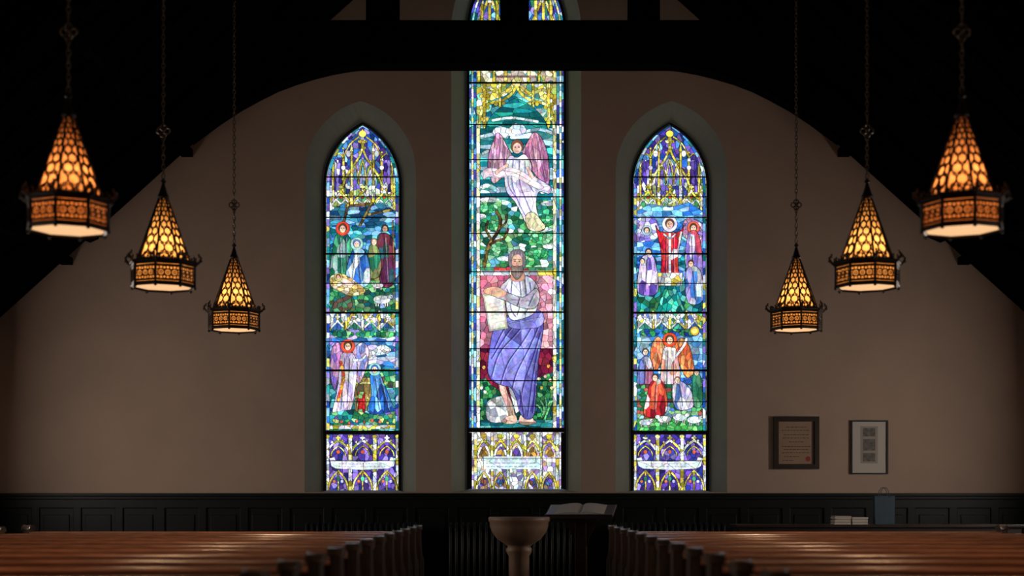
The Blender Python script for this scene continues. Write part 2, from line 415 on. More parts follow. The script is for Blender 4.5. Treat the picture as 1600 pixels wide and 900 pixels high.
RES = 2.3
def common_side(g, w, right):
    U = g.U-w['cx']
    g.cells(np.ones(U.shape, bool), PUR+BLU, 8, 10)
    g.cells(g.rect(-60, 60, 262, 335), [(60, 110, 70), (90, 80, 160), (150, 170, 110), (50, 60, 140), (200, 210, 200)], 6, 8)
    for x in (-38, 38):
        g.cells(g.rect(x-7, x+7, 250, 300), PUR+WHT[:1], 5, 12)
        pinn(g, x-8, 320, 238); pinn(g, x+8, 320, 232)
    gothic(g, 0, 62, 296, 226, lw=3.6)
    g.cells(g.poly(arch(0, 46, 290, 245)), [(150, 140, 205), (110, 90, 180), (205, 205, 230), (90, 150, 170)], 6, 10)
    for x in (-12, 0, 12):
        g.cells(g.line(arch(x, 11, 288, 258 if x else 250), 2.2), YEL, 10)
    for x in (-17, 17): pinn(g, x, 300, 222, 3.4)
    pinn(g, 0, 232, 204, 5)
    g.cells(g.ell(0, 209, 6, 5), [(235, 215, 90)], 30); g.cells(g.ell(0, 221, 8, 3), YEL, 5)
    for s_ in (-1, 1):
        g.cells(g.line([(s_*6, 214), (s_*20, 226), (s_*30, 246)], 2.6, True), YEL, 8)
        g.cells(g.line([(s_*46, 250), (s_*38, 240), (s_*30, 246)], 2.4, True), YEL, 8)
        g.cells(g.ell(s_*22, 240, 4, 5), [(230, 230, 240)], 30); g.cells(g.ell(s_*30, 262, 3.5), [(220, 215, 240)], 30)
    for x in (-34, 0, 34):
        gothic(g, x, 33, 322, 296, cols=YEL+WHT[:1], lw=3.4, og=True, fill=[(60, 140, 90), (170, 190, 110), (110, 160, 150)])
        g.cells(g.line([(x-14, 322), (x-8, 312), (x, 318), (x+8, 312), (x+14, 322)], 2.6, True), WHT, 6)
        g.cells(g.ell(x, 308, 2.6), [(200, 70, 50)], 30)
    for x in (-17, 17, -50, 50): g.cells(g.rect(x-2.5, x+2.5, 290, 334), WHT+YEL, 8, 7)

def bottom_side(g):
    g.cells(g.rect(-60, 60, 676, 768), PUR+[(40, 50, 130), (70, 50, 120)], 8, 9)
    for x in (-38, 0, 38):
        gothic(g, x, 36, 712, 688, cols=YEL+WHT, lw=3.6, og=False)
        g.cells(g.line(arch(x, 22, 712, 697), 2), YEL, 8); g.flat(g.ell(x, 706, 3.2), (190, 90, 60))
    for x in (-55, -19, 19, 55):
        g.cells(g.rect(x-3, x+3, 680, 768), WHT+YEL, 9, 8); g.cells(g.ell(x, 682, 4, 3), YEL, 20)
    for x in (-38, 0, 38):
        g.cells(g.line(arch(x, 30, 765, 736), 3), YEL, 8); g.flat(g.ell(x-6, 752, 2.6), (200, 110, 60)); g.flat(g.ell(x+6, 752, 2.6), (190, 195, 235))
        g.cells(g.line([(x, 738), (x, 765)], 2.6), YEL, 8); g.cells(g.ell(x, 748, 3, 4), [(60, 150, 110)], 20)
    g.cells(g.poly([(-52, 716), (-44, 714), (-42, 719), (0, 721), (42, 719), (44, 714), (52, 716), (49, 728), (42, 732), (0, 734), (-42, 732), (-49, 728)]), [(222, 228, 232), (205, 222, 225)], 34, 30, var=.06)
    for yy in (724.5, 729):
        x = -37
        while x < 38:
            ww = random.choice((2, 3, 4)); g.paint(g.line([(x, yy), (x+ww, yy)], 1.3), (110, 120, 130), .55); x += ww+2.6
def midband(g, y):
    g.cells(g.rect(-60, 60, y-2, y+26), WHT+YEL[:2]+[(70, 150, 110), (90, 120, 180)], 6, 7)
    for x in (-39, -13, 13, 39):
        gothic(g, x, 25, y+28, y+10, cols=WHT+YEL[:1], lw=3, og=True, crock=False, fill=[(50, 130, 110), (60, 100, 170)])
    for x in (-52, -26, 0, 26, 52): pinn(g, x, y+26, y-2, 4, WHT+YEL)

def border(g, w, y1=672):
    U = np.abs(g.U-w['cx']); hwv = halfw(g.Y, w['hw'], w['spr'], w['apx'])
    g.cells((U > hwv-7.5) & (g.Y < y1), BLU+TEA[:2]+[(200, 215, 235), (120, 100, 190), (190, 190, 90)], 14, 11)
    g.cells((U > hwv-3.0) & (g.Y < y1), [(190, 215, 225), (120, 190, 200), (210, 215, 150)], 14, 16)

def paint_left(w):
    g = Glass(w['cx'], w['hw'], w['apx'], w['bot'], RES, w['cx'])
    common_side(g, w, False)
    g.cells(g.rect(-60, 60, 330, 492), TEA+BLU+[(60, 80, 90)], 11, 6)
    g.cells(g.poly([(-52, 330), (-30, 318), (0, 324), (30, 316), (52, 330), (52, 352), (-52, 352)]), [(30, 90, 130), (60, 140, 175), (20, 60, 100), (110, 150, 180)], 14, 6)
    for a, c in (([(-26, 322), (16, 318)], 4), ([(-22, 318), (-30, 350)], 4), ([(14, 318), (-4, 352)], 4), ([(10, 335), (44, 328)], 4)):
        g.cells(g.line(a, c), [(95, 70, 45), (140, 130, 60), (70, 50, 45)], 10)
    g.cells(g.rect(-52, 52, 395, 440), GRN+[(120, 70, 50), (60, 60, 90), (50, 60, 60)], 8, 7)
    g.cells(g.rect(5, 30, 400, 445), [(110, 130, 60), (150, 150, 90), (80, 90, 50)], 9, 9)
    g.cells(g.rect(-52, 52, 438, 490), GRN+TEA[:2]+[(35, 60, 55), (80, 95, 60), (100, 130, 170)], 9, 6)
    robe(g, [(-40, 366), (-24, 366), (-16, 385), (-15, 425), (-24, 440), (-50, 438), (-47, 390)], [(30, 110, 80), (60, 150, 110), (20, 80, 80), (140, 180, 170)], ([(-36, 372), (-34, 430)], [(-27, 372), (-24, 430)]))
    face(g, -31, 357, 5.5, halo=(205, 60, 40))
    robe(g, [(24, 368), (40, 366), (50, 385), (50, 440), (30, 446), (22, 400)], [(90, 40, 70), (40, 70, 60), (130, 60, 80), (50, 90, 100)], ([(34, 372), (38, 440)],))
    face(g, 35, 357, 4.6, hair=(60, 45, 40), skin=(190, 150, 120)); g.cells(g.line([(47, 345), (49, 410)], 2), [(150, 110, 60)], 20)
    robe(g, [(10, 386), (22, 384), (28, 400), (27, 430), (10, 432)], [(40, 120, 90), (130, 140, 90)]); face(g, 18, 378, 4.4, hair=(130, 110, 90))
    robe(g, [(-15, 390), (-2, 388), (8, 402), (12, 440), (-8, 450), (-26, 432)], [(70, 130, 200), (140, 190, 225), (40, 90, 170), (215, 225, 235)], ([(-8, 395), (-4, 440)], [(-12, 398), (-16, 434)]))
    face(g, -9, 381, 5, halo=(150, 200, 195), hair=(80, 110, 170))
    g.cells(g.poly([(-50, 432), (-30, 428), (0, 448), (2, 458), (-20, 462), (-48, 448)], True), [(200, 180, 110), (160, 140, 80), (210, 200, 170)], 8, 5)
    g.flat(g.ell(-26, 440, 12, 4.5, .45), (228, 200, 190)); face(g, -38, 433, 3.4, halo=(225, 205, 120), hr=1.8)
    g.cells(g.poly([(-42, 470), (-20, 462), (-12, 475), (-30, 488), (-48, 485)], True), [(90, 70, 60), (60, 110, 80)], 8)
    lamb(g, 30, 468, 1.1, 1); lamb(g, 24, 446, .7, -1)
    midband(g, 489)
    g.cells(g.rect(-60, 60, 516, 674), BLU+TEA, 11, 7)
    g.cells(g.poly([(-52, 524), (-20, 514), (20, 518), (52, 512), (52, 580), (-52, 580)]), [(50, 110, 180), (110, 160, 215), (170, 160, 210), (30, 90, 140), (200, 215, 230), (130, 110, 180)], 14, 6)
    for x in (-30, 6, 34): g.cells(g.ell(x, 522, 17, 6), GRN, 7)
    g.cells(g.poly([(2, 552), (18, 546), (30, 538), (44, 545), (40, 552), (22, 556), (12, 562)], True), WHT, 7, 5)
    g.cells(g.rect(-52, 52, 576, 606), GRN+[(110, 60, 110), (60, 80, 60)], 8, 7)
    g.cells(g.rect(-12, 34, 590, 642), [(130, 110, 60), (170, 150, 80), (90, 80, 60)], 9, 20)
    for yy in (596, 618): g.cells(g.rect(-12, 40, yy, yy+4), [(190, 180, 110)], 12)
    for xx in (-4, 8): g.cells(g.line(arch(xx, 10, 644, 620), 2), [(200, 190, 120)], 12)
    robe(g, [(-30, 548), (-38, 535), (-48, 545), (-51, 580), (-44, 610), (-38, 590)], [(160, 110, 160), (200, 150, 190), (110, 90, 170)], cx=5, cy=12)
    robe(g, [(-16, 548), (0, 535), (10, 548), (6, 575), (-6, 600), (-12, 575)], [(190, 150, 190), (220, 190, 215), (120, 130, 200)], cx=5, cy=12)
    robe(g, [(-32, 552), (-15, 552), (-8, 575), (-12, 610), (-18, 640), (-34, 660), (-48, 652), (-40, 610), (-36, 575)], [(225, 215, 225), (205, 190, 215), (235, 230, 225), (170, 160, 205)], ([(-28, 560), (-34, 640)], [(-20, 560), (-24, 630)]))
    g.cells(g.line([(-34, 566), (-30, 590), (-38, 625)], 5, True), [(200, 70, 50), (210, 150, 60)], 7)
    g.cells(g.line([(-14, 562), (-2, 562), (4, 555)], 4, True), WHT, 8); face(g, -23, 541, 5.5, halo=(210, 70, 45))
    robe(g, [(12, 586), (26, 584), (34, 600), (46, 630), (51, 644), (20, 648), (8, 640), (14, 615)], [(40, 100, 190), (80, 150, 215), (30, 70, 150), (120, 185, 225)], ([(20, 592), (26, 640)], [(27, 592), (40, 640)]))
    face(g, 19, 577, 5, halo=(130, 190, 190), hair=(60, 100, 180))
    g.cells(g.rect(-7, 4, 612, 645), RED[:2]+[(120, 170, 110)], 8)
    g.cells(g.poly([(-52, 645), (-20, 640), (20, 648), (52, 642), (52, 674), (-52, 674)]), GRN+TEA+[(110, 90, 170), (180, 200, 120)], 8, 6)
    for x in range(-45, 50, 12): g.cells(g.ell(x, 657+(x % 5), 2.4), [(215, 210, 120), (210, 90, 70), (230, 230, 235)], 13)
    g.cells(g.rect(-52, 52, 664, 670), YEL+WHT, 9)
    border(g, w); bottom_side(g); return g

def paint_right(w):
    g = Glass(w['cx'], w['hw'], w['apx'], w['bot'], RES, w['cx'])
    common_side(g, w, True)
    g.cells(g.rect(-60, 60, 330, 492), BLU+TEA, 11, 6)
    g.cells(g.poly([(-52, 330), (-30, 318), (0, 324), (30, 316), (52, 330), (52, 400), (-52, 400)]), [(60, 130, 205), (110, 175, 225), (40, 100, 180), (150, 195, 230), (90, 150, 200)], 15, 7)
    g.cells(g.poly([(-52, 345), (-30, 338), (-18, 350), (-20, 372), (-52, 376)], True), [(150, 130, 195), (200, 205, 225), (110, 100, 180)], 8, 6)
    g.cells(g.poly([(52, 352), (30, 340), (20, 352), (24, 372), (52, 380)], True), [(180, 130, 170), (205, 180, 210), (130, 110, 180)], 8, 6)
    face(g, 37, 356, 5, halo=(215, 90, 70)); face(g, -36, 360, 4, halo=(150, 185, 215))
    robe(g, [(30, 364), (44, 364), (51, 400), (50, 440), (30, 440), (24, 400)], [(150, 130, 200), (205, 200, 225), (110, 90, 170), (180, 70, 90)], ([(34, 370), (36, 430)],))
    robe(g, [(-14, 362), (14, 362), (22, 352), (18, 372), (13, 400), (12, 438), (-12, 438), (-13, 400), (-18, 372), (-22, 352)], [(200, 40, 50), (170, 25, 45), (215, 60, 55), (230, 215, 220)], ([(-6, 370), (-7, 432)], [(5, 370), (6, 432)]), cx=9, cy=15)
    g.cells(g.line([(0, 366), (0, 436)], 4.5), WHT, 12); face(g, 0, 350, 6, halo=(225, 225, 235), hair=(110, 70, 50)); g.cells(g.line([(-9, 366), (0, 372), (9, 366)], 3, True), WHT, 8)
    g.cells(g.rect(-22, 20, 436, 452), [(225, 225, 215), (200, 205, 180)], 8, 8)
    g.cells(g.rect(-52, 52, 440, 490), TEA+GRN[:3], 8, 8)
    g.cells(g.rect(-22, 20, 426, 446), YEL[:1]+WHT, 8, 8)
    robe(g, [(-42, 400), (-28, 398), (-20, 420), (-18, 452), (-28, 462), (-50, 456), (-48, 420)], [(130, 100, 190), (170, 150, 215), (90, 70, 160), (205, 195, 225)], ([(-36, 406), (-38, 455)],))
    face(g, -33, 394, 4.6, hair=(80, 60, 60)); face(g, -43, 408, 3.6, hair=(60, 60, 90))
    robe(g, [(26, 420), (40, 416), (50, 430), (51, 470), (30, 474), (24, 450)], [(60, 120, 200), (160, 150, 215), (200, 205, 225)], ([(36, 424), (40, 468)],)); face(g, 33, 412, 4.2)
    g.cells(g.poly([(-6, 446), (8, 446), (24, 488), (-22, 488)]), [(20, 130, 120), (40, 160, 140), (15, 100, 100), (90, 190, 170)], 7, 9)
    midband(g, 489)
    g.cells(g.rect(-60, 60, 516, 674), BLU+TEA[:2], 11, 7)
    g.cells(g.rect(-52, 52, 514, 590), [(70, 140, 205), (120, 180, 225), (40, 100, 170), (160, 200, 225)], 13, 8)
    for x in (-32, 4, 30): g.cells(g.ell(x, 520, 16, 6), GRN[:2]+BLU[:2], 7)
    g.flat(g.ell(39, 517, 7), (215, 170, 60)); g.paint(g.ell(39, 517, 4), (240, 215, 120))
    robe(g, [(-8, 540), (-18, 526), (-28, 538), (-30, 560), (-22, 580), (-12, 562)], [(215, 120, 70), (230, 160, 110), (200, 90, 60)], cx=5, cy=12)
    robe(g, [(8, 540), (20, 528), (32, 545), (38, 580), (26, 590), (14, 566)], [(215, 110, 60), (235, 160, 100), (190, 80, 60)], cx=5, cy=14)
    robe(g, [(-8, 543), (8, 543), (13, 560), (16, 585), (10, 606), (-12, 606), (-14, 580), (-12, 560)], [(230, 205, 200), (215, 170, 170), (235, 225, 225), (205, 140, 110)], ([(-3, 548), (-5, 600)], [(5, 548), (6, 600)]))
    face(g, 0, 531, 5.6, halo=(215, 70, 40)); g.cells(g.line([(10, 556), (22, 540), (26, 530)], 4, True), WHT, 8)
    robe(g, [(-44, 560), (-32, 558), (-26, 580), (-30, 610), (-50, 612), (-50, 580)], [(205, 205, 225), (110, 120, 190), (150, 90, 120)], ([(-38, 566), (-40, 606)],)); face(g, -38, 550, 4.4, hair=(90, 70, 60))
    g.cells(g.rect(-52, 52, 600, 674), GRN+[(70, 110, 170), (150, 80, 70), (90, 60, 60), (120, 160, 190)], 8, 6)
    robe(g, [(-30, 598), (-16, 592), (-6, 610), (-4, 640), (-18, 652), (-40, 648), (-36, 620)], [(185, 40, 45), (140, 25, 40), (210, 90, 60), (210, 190, 190)], ([(-22, 602), (-24, 644)],)); face(g, -23, 590, 4.6, hair=(70, 50, 40))
    robe(g, [(6, 600), (20, 596), (34, 612), (36, 636), (12, 640), (4, 622)], [(215, 215, 225), (80, 120, 195), (170, 160, 200)], ([(16, 604), (20, 634)],)); face(g, 12, 594, 4.2, hair=(120, 90, 70))
    robe(g, [(36, 586), (48, 588), (51, 630), (38, 634)], [(40, 120, 90), (80, 150, 110)]); face(g, 42, 582, 4)
    g.cells(g.rect(-52, 52, 654, 674), [(60, 160, 80), (110, 190, 110), (40, 120, 70)], 8, 6)
    lamb(g, -8, 655, .9, -1); lamb(g, 16, 652, .9, 1); lamb(g, 38, 656, .9, 1); lamb(g, -38, 660, .8, 1)
    border(g, w); bottom_side(g); return g

def paint_center(w):
    g = Glass(w['cx'], w['hw'], w['apx'], w['bot'], RES, 0)
    P = g.cells
    P(np.ones(g.U.shape, bool), TEA+[(110, 195, 200), (190, 220, 225)], 26, 7)
    P(g.rect(725, 890, -75, 100), PUR+BLU+[(50, 130, 90)], 9, 10)
    for x in (765, 849):
        gothic(g, x, 44, 60, -20, lw=4); pinn(g, x, 40, -10, 5)
        for dx in (-12, 12): P(g.rect(x+dx-2.5, x+dx+2.5, 0, 96), YEL, 8)
    P(g.rect(798, 816, -60, 100), YEL+WHT, 8)
    P(g.rect(740, 874, 97, 132), [(205, 195, 170), (180, 160, 150), (225, 215, 190), (150, 140, 90), (60, 140, 140)], 9, 8)
    for x in (748, 772, 790, 826, 842, 866): P(g.rect(x-2.5, x+2.5, 97, 132), YEL, 8)
    for yy in (104, 118): P(g.rect(776, 838, yy, yy+3), [(120, 90, 90)], 12)
    P(g.rect(740, 874, 131, 200), TEA+[(190, 215, 220), (120, 190, 170)], 12, 8)
    P(g.poly([(741, 131), (873, 131), (873, 200), (866, 200), (860, 168), (846, 156), (826, 150), (807, 138), (788, 150), (770, 156), (754, 168), (748, 200), (741, 200)]), [(90, 160, 140), (210, 205, 120), (180, 165, 60), (215, 222, 220), (130, 150, 80)], 8, 9)
    for pts in ([(748, 204), (752, 176), (764, 162), (786, 156), (800, 146), (807, 134)], [(752, 150), (765, 140), (785, 146), (800, 134)]):
        P(g.line(pts, 4.6, True), YEL, 9); P(g.line([(1614-a, c) for a, c in pts], 4.6, True), YEL, 9)
    for x in (757, 857):
        P(g.line([(x, 131), (x, 190)], 5), YEL, 8)
        for dx, yy in ((-5, 150), (5, 150), (-5, 168), (5, 168), (-4, 186), (4, 186)): P(g.ell(x+dx, yy, 3), YEL, 20)
        P(g.poly([(x-4, 190), (x+4, 190), (x, 204)]), YEL, 20)
    for x in (781, 833):
        P(g.line([(x, 131), (x, 172)], 4), YEL, 8); P(g.ell(x, 174, 3.4, 4.5), YEL, 20); P(g.ell(x-6, 162, 3.4), YEL, 20); P(g.ell(x+6, 162, 3.4), YEL, 20)
    P(g.ell(807, 128, 7, 9), YEL+[(235, 225, 140)], 7)
    # sky around angel
    P(g.rect(744, 870, 200, 318), [(20, 105, 115), (35, 130, 135), (15, 80, 95), (70, 165, 165), (160, 205, 215)], 32, 7)
    P(g.poly(arch(807, 96, 205, 152)), [(20, 110, 115), (40, 140, 135), (15, 85, 95), (30, 120, 110)], 26, 7)
    for pts, ww in (([(752, 214), (775, 209), (792, 214)], 6), ([(820, 206), (842, 202), (864, 208)], 5), ([(755, 240), (762, 236)], 5), ([(746, 296), (762, 290), (778, 298)], 7), ([(846, 300), (866, 296)], 6), ([(770, 188), (800, 184), (840, 190)], 4)):
        P(g.line(pts, ww, True), [(190, 215, 228), (215, 228, 235), (150, 200, 215)], 12, 8)
    P(g.poly([(770, 205), (780, 197), (795, 200), (804, 193), (818, 196), (822, 206), (810, 212), (790, 212), (776, 214)], True), WHT, 11, 8, var=.1)
    # foliage band
    P(g.rect(744, 870, 312, 424), GRN+[(150, 205, 170), (200, 225, 225), (60, 150, 110), (30, 100, 80), (90, 160, 190)], 9, 7)
    for x, y, rx, ry in ((762, 325, 16, 8), (850, 345, 18, 9), (848, 372, 20, 9), (770, 352, 12, 8), (838, 395, 18, 9), (776, 390, 18, 10)):
        P(g.ell(x, y, rx, ry), [(70, 170, 110), (130, 205, 150), (45, 135, 85)], 7, 5)
    for x, y, rx, ry in ((845, 358, 20, 4), (775, 372, 12, 4), (752, 338, 8, 4), (858, 385, 10, 4), (790, 404, 14, 4), (765, 312, 16, 4), (856, 318, 12, 4)):
        P(g.ell(x, y, rx, ry), [(215, 228, 230), (190, 215, 220)], 9, 6)
    for pts, ww in (([(756, 420), (760, 398), (766, 380), (778, 362), (782, 345), (776, 330)], 5), ([(766, 382), (776, 376), (788, 372), (794, 358)], 3.5), ([(768, 374), (760, 360), (762, 346)], 3.2), ([(779, 358), (790, 348), (792, 336)], 3)):
        P(g.line(pts, ww, True), [(90, 70, 40), (120, 95, 50), (60, 45, 35)], 8, 10)
    # angel
    dk = (110, 70, 110)
    robe(g, [(800, 244), (792, 228), (784, 212), (776, 208), (770, 222), (764, 240), (762, 262), (770, 286), (782, 280), (794, 266)], [(165, 115, 145), (190, 140, 165), (140, 90, 125), (205, 165, 185)], ([(774, 214), (768, 270)], [(782, 216), (778, 276)], [(789, 230), (787, 268)]), cx=6, cy=18, dark=dk)
    robe(g, [(816, 240), (824, 222), (834, 207), (844, 212), (852, 228), (857, 250), (858, 286), (846, 284), (832, 268), (822, 256)], [(165, 115, 145), (185, 130, 155), (140, 85, 125), (205, 160, 185)], ([(838, 212), (850, 276)], [(830, 222), (840, 268)], [(824, 234), (832, 262)]), cx=6, cy=18, dark=dk)
    robe(g, [(797, 243), (808, 246), (820, 241), (830, 256), (832, 272), (846, 282), (861, 292), (858, 303), (842, 300), (838, 322), (844, 342), (853, 352), (846, 361), (826, 358), (818, 342), (806, 318), (792, 300), (788, 278), (790, 256)],
         [(218, 218, 230), (202, 198, 222), (226, 226, 233), (186, 182, 212), (211, 198, 213)], ([(802, 250), (800, 285), (812, 320), (830, 352)], [(812, 250), (812, 285), (824, 318), (836, 345)], [(820, 252), (822, 280), (834, 300)], [(794, 262), (795, 290), (806, 308)]), cx=18, cy=28, dark=(100, 86, 140), a=.6)
    robe(g, [(822, 336), (834, 332), (846, 345), (852, 356), (838, 362), (824, 356)], [(205, 200, 160), (215, 205, 180)], cx=9, cy=10)
    P(g.poly([(752, 270), (764, 262), (782, 264), (800, 262), (820, 270), (838, 284), (858, 290), (856, 298), (836, 294), (815, 282), (798, 274), (780, 278), (764, 276), (756, 280)], True), [(226, 219, 226), (210, 200, 216), (220, 195, 202)], 18, 14, var=.08)
    g.paint(g.line([(762, 269), (798, 268), (830, 284)], 1.0, True), (120, 80, 90), .6)
    g.flat(g.line([(792, 258), (780, 266), (776, 270)], 5, True), (222, 182, 162)); g.flat(g.line([(824, 262), (832, 276)], 5), (222, 182, 165))
    face(g, 808, 230, 8.5, hair=(100, 66, 50), skin=(218, 184, 168))
    # parapet and damask
    P(g.rect(746, 868, 428, 560), [(175, 90, 118), (190, 112, 136), (160, 70, 102), (200, 135, 155)], 10, 11)
    P(g.rect(838, 868, 442, 545), [(205, 145, 160), (190, 125, 145), (218, 170, 182)], 9, 9)
    P(g.rect(746, 868, 545, 628), [(115, 25, 52), (95, 20, 48), (145, 42, 65), (75, 18, 50)], 10, 11)
    P(g.rect(746, 868, 417, 423), [(170, 60, 60), (60, 110, 80)], 12, 12); P(g.rect(746, 868, 423, 430), YEL[:1]+WHT, 14, 12)
    P(g.rect(838, 868, 430, 443), [(215, 160, 170), (205, 140, 155)], 12, 12)
    # bottom foliage and ground
    P(g.poly([(746, 596), (758, 590), (768, 602), (780, 610), (800, 640), (830, 628), (838, 596), (850, 586), (868, 580), (868, 672), (746, 672)]), [(20, 80, 50), (45, 125, 70), (15, 60, 45), (80, 150, 90), (20, 70, 80)], 7, 7)
    for a in range(5):
        P(g.line([(850, 658), (846+a*4, 640-a*3), (838+a*7, 622+abs(a-2)*5)], 3.4, True), [(110, 180, 120), (70, 160, 100)], 8)
    for x, y in ((752, 606), (758, 612), (842, 592), (852, 588), (860, 594), (846, 606), (862, 606), (748, 626), (756, 574), (857, 572)): P(g.ell(x, y, 2.8), [(220, 200, 110), (235, 225, 200), (210, 150, 60)], 13)
    P(g.rect(746, 868, 656, 672), [(30, 110, 115), (60, 150, 150), (20, 85, 95), (110, 190, 185)], 16, 6)
    P(g.poly([(760, 632), (770, 622), (786, 620), (796, 632), (798, 654), (780, 660), (762, 656)], True), [(215, 218, 222), (180, 185, 195), (150, 155, 165)], 9, 10, soft=True)
    g.paint(g.ell(778, 628, 8, 4), (160, 150, 140), .6)
    # prophet : legs, robe, torso, tablet, head
    skin = [(212, 178, 162), (196, 158, 142)]
    P(g.line([(782, 582), (785, 606), (796, 634), (800, 652)], 10, True), skin, 12, 26, soft=True); P(g.poly([(790, 652), (804, 648), (808, 655), (806, 661), (792, 662), (784, 659)], True), skin, 30)
    g.paint(g.line([(787, 600), (797, 636), (802, 650)], 1.1, True), (120, 80, 70), .6)
    P(g.poly([(814, 648), (828, 646), (834, 656), (838, 661), (820, 664), (811, 660)], True), skin, 30)
    for k_ in range(4): g.paint(g.line([(786+k_*2.4, 658), (786.6+k_*2.4, 661)], .7), (120, 80, 70), .7); g.paint(g.line([(829+k_*2, 659), (829.4+k_*2, 662)], .7), (120, 80, 70), .7)
    P(g.poly([(792, 598), (802, 600), (812, 642), (806, 646)]), [(215, 215, 230)], 12, 24)
    robe(g, [(786, 496), (812, 488), (838, 486), (849, 502), (847, 530), (842, 560), (839, 596), (837, 628), (834, 650), (822, 655), (812, 644), (806, 622), (798, 606), (784, 602), (768, 594), (762, 578), (764, 552), (768, 526), (775, 508)],
         [(98, 98, 182), (84, 86, 170), (118, 118, 200), (132, 132, 208), (90, 86, 170)],
         ([(830, 492), (806, 522), (780, 552), (768, 588)], [(838, 498), (818, 532), (794, 566), (782, 600)], [(842, 508), (826, 545), (808, 580), (800, 606)], [(844, 520), (832, 560), (818, 600), (812, 638)], [(840, 545), (832, 590), (824, 650)], [(800, 498), (784, 520), (772, 545)], [(816, 494), (792, 522), (768, 560)], [(838, 580), (832, 645)], [(812, 610), (818, 650)]), cx=24, cy=40, dark=(26, 24, 84), a=.6)
    g.paint(g.poly([(826, 560), (842, 548), (838, 600), (834, 650), (822, 654), (812, 640), (818, 600)], True), (38, 36, 110), .38)
    robe(g, [(790, 498), (812, 492), (840, 484), (850, 496), (844, 510), (820, 514), (798, 512)], [(132, 132, 206), (114, 114, 192)], ([(796, 506), (844, 496)],), cx=30, cy=24, dark=(40, 40, 110), ol=.45)
    robe(g, [(790, 440), (800, 431), (810, 436), (822, 431), (834, 438), (842, 452), (842, 470), (836, 488), (820, 497), (800, 500), (792, 486), (790, 470), (782, 462), (782, 448)],
         [(219, 221, 230), (206, 209, 222), (226, 229, 235), (194, 197, 214)], ([(800, 440), (798, 480), (806, 495)], [(812, 440), (814, 470), (808, 492)], [(828, 442), (830, 470), (820, 490)], [(792, 452), (800, 470)], [(820, 436), (822, 462)], [(835, 450), (836, 478)]), cx=24, cy=30, dark=(76, 72, 112), a=.66)
    g.flat(g.poly([(754, 460), (786, 452), (794, 513), (764, 518)]), (170, 170, 160)); g.paint(g.poly([(757, 463), (784, 456), (790, 510), (767, 515)]), (218, 218, 208))
    for i in range(7): g.paint(g.line([(761+i, 470+i*6), (782+i, 465+i*6)], .8), (150, 145, 140), .5)
    robe(g, [(838, 450), (843, 468), (834, 482), (812, 480), (790, 470), (770, 462), (766, 454), (776, 450), (796, 458), (818, 464)], [(214, 214, 226), (200, 199, 216)], ([(830, 470), (800, 468)], [(834, 460), (826, 478)], [(812, 466), (808, 478)]), cx=30, cy=24, dark=(76, 72, 112), a=.66, ol=.75)
    g.flat(g.poly([(792, 457), (784, 464), (770, 462), (758, 458), (756, 453), (764, 449), (776, 448)], True), (206, 158, 130))
    for i in range(4): g.paint(g.line([(760+i*3, 451+i*.6), (757+i*3.4, 459+i)], .8), (130, 85, 70), .7)
    g.flat(g.poly([(801, 424), (816, 424), (820, 436), (808, 440), (798, 436)], True), (180, 132, 110))
    g.flat(g.poly([(794, 408), (796, 397), (803, 390), (814, 390), (820, 397), (822, 409), (818, 419), (798, 419)], True), (104, 98, 102))
    for i in range(6): g.paint(g.line([(797+i*4.4, 393+abs(i-2.5)), (795+i*5, 401)], .9), (175, 170, 172), .6)
    g.paint(g.ell(808, 409, 8, 11.5), (200, 156, 130)); g.flat(g.poly([(800, 415), (808, 417), (816, 415), (817, 425), (812, 434), (807, 437), (802, 432), (799, 424)], True), (110, 97, 93))
    for i in range(4): g.paint(g.line([(803+i*3, 421), (804.5+i*2, 433)], .8), (175, 165, 160), .6)
    g.paint(g.ell(808, 403, 6.5, 5), (212, 174, 148))
    for d in (-3.4, 3.4):
        g.paint(g.ell(808+d, 408, 1.5, 1.0), (30, 22, 22)); g.paint(g.line([(808+d-2, 405.4), (808+d+2, 405.2)], 1.1), (80, 66, 62))
    g.paint(g.line([(808, 407), (807, 414)], 1), (150, 105, 85)); g.paint(g.line([(804.5, 418.5), (811.5, 418.5)], 1.1), (140, 70, 60)); g.paint(g.line([(803, 416.4), (808, 415.6), (813, 416.4)], 1.2), (80, 70, 68))
    # borders
    U = g.U-w['cx']; A = np.abs(U); hwv = halfw(g.Y, w['hw'], w['spr'], w['apx'])
    col = (A > 57) & (A < 62.5) & (g.Y > 200) & (g.Y < 672); P(col, [(225, 228, 225), (205, 210, 190), (215, 215, 150)], 14, 14)
    for s_ in (-1, 1):
        for yy in (262, 425, 560, 640): P(g.ell(807+s_*60, yy, 4, 6), YEL+WHT, 6)
    P((A > hwv-13) & (g.Y < 672), BLU+TEA+[(190, 215, 230), (60, 60, 150)], 16, 11)
    P((A > hwv-8.5) & (A < hwv-5) & (g.Y < 672), [(215, 225, 225), (190, 190, 110), (120, 200, 200)], 14, 8)
    # bottom panel
    P((g.Y > 671), WHT+[(190, 150, 120), (150, 120, 170), (215, 215, 200), (120, 105, 160)], 8, 8)
    for x in (756, 782, 807, 832, 858):
        gothic(g, x, 24, 712, 688, cols=YEL, lw=3.6, og=False); P(g.poly(arch(x, 14, 714, 697)), [(120, 90, 60), (90, 70, 150), (160, 120, 60)], 8)
        P(g.ell(x, 681, 5, 3), YEL, 20)
    for x in (743, 769, 794, 820, 845, 871): P(g.rect(x-2.5, x+2.5, 676, 766), WHT+YEL, 9, 8)
    for x in (756, 782, 832, 858):
        P(g.poly(arch(x, 22, 764, 738)), [(90, 80, 150), (150, 120, 90), (110, 90, 60), (190, 190, 215)], 6, 8)
        P(g.line(arch(x, 22, 764, 738), 3), YEL, 8); g.cells(g.ell(x, 753, 5, 6), [(70, 60, 150), (150, 90, 70), (60, 110, 150)], 6)
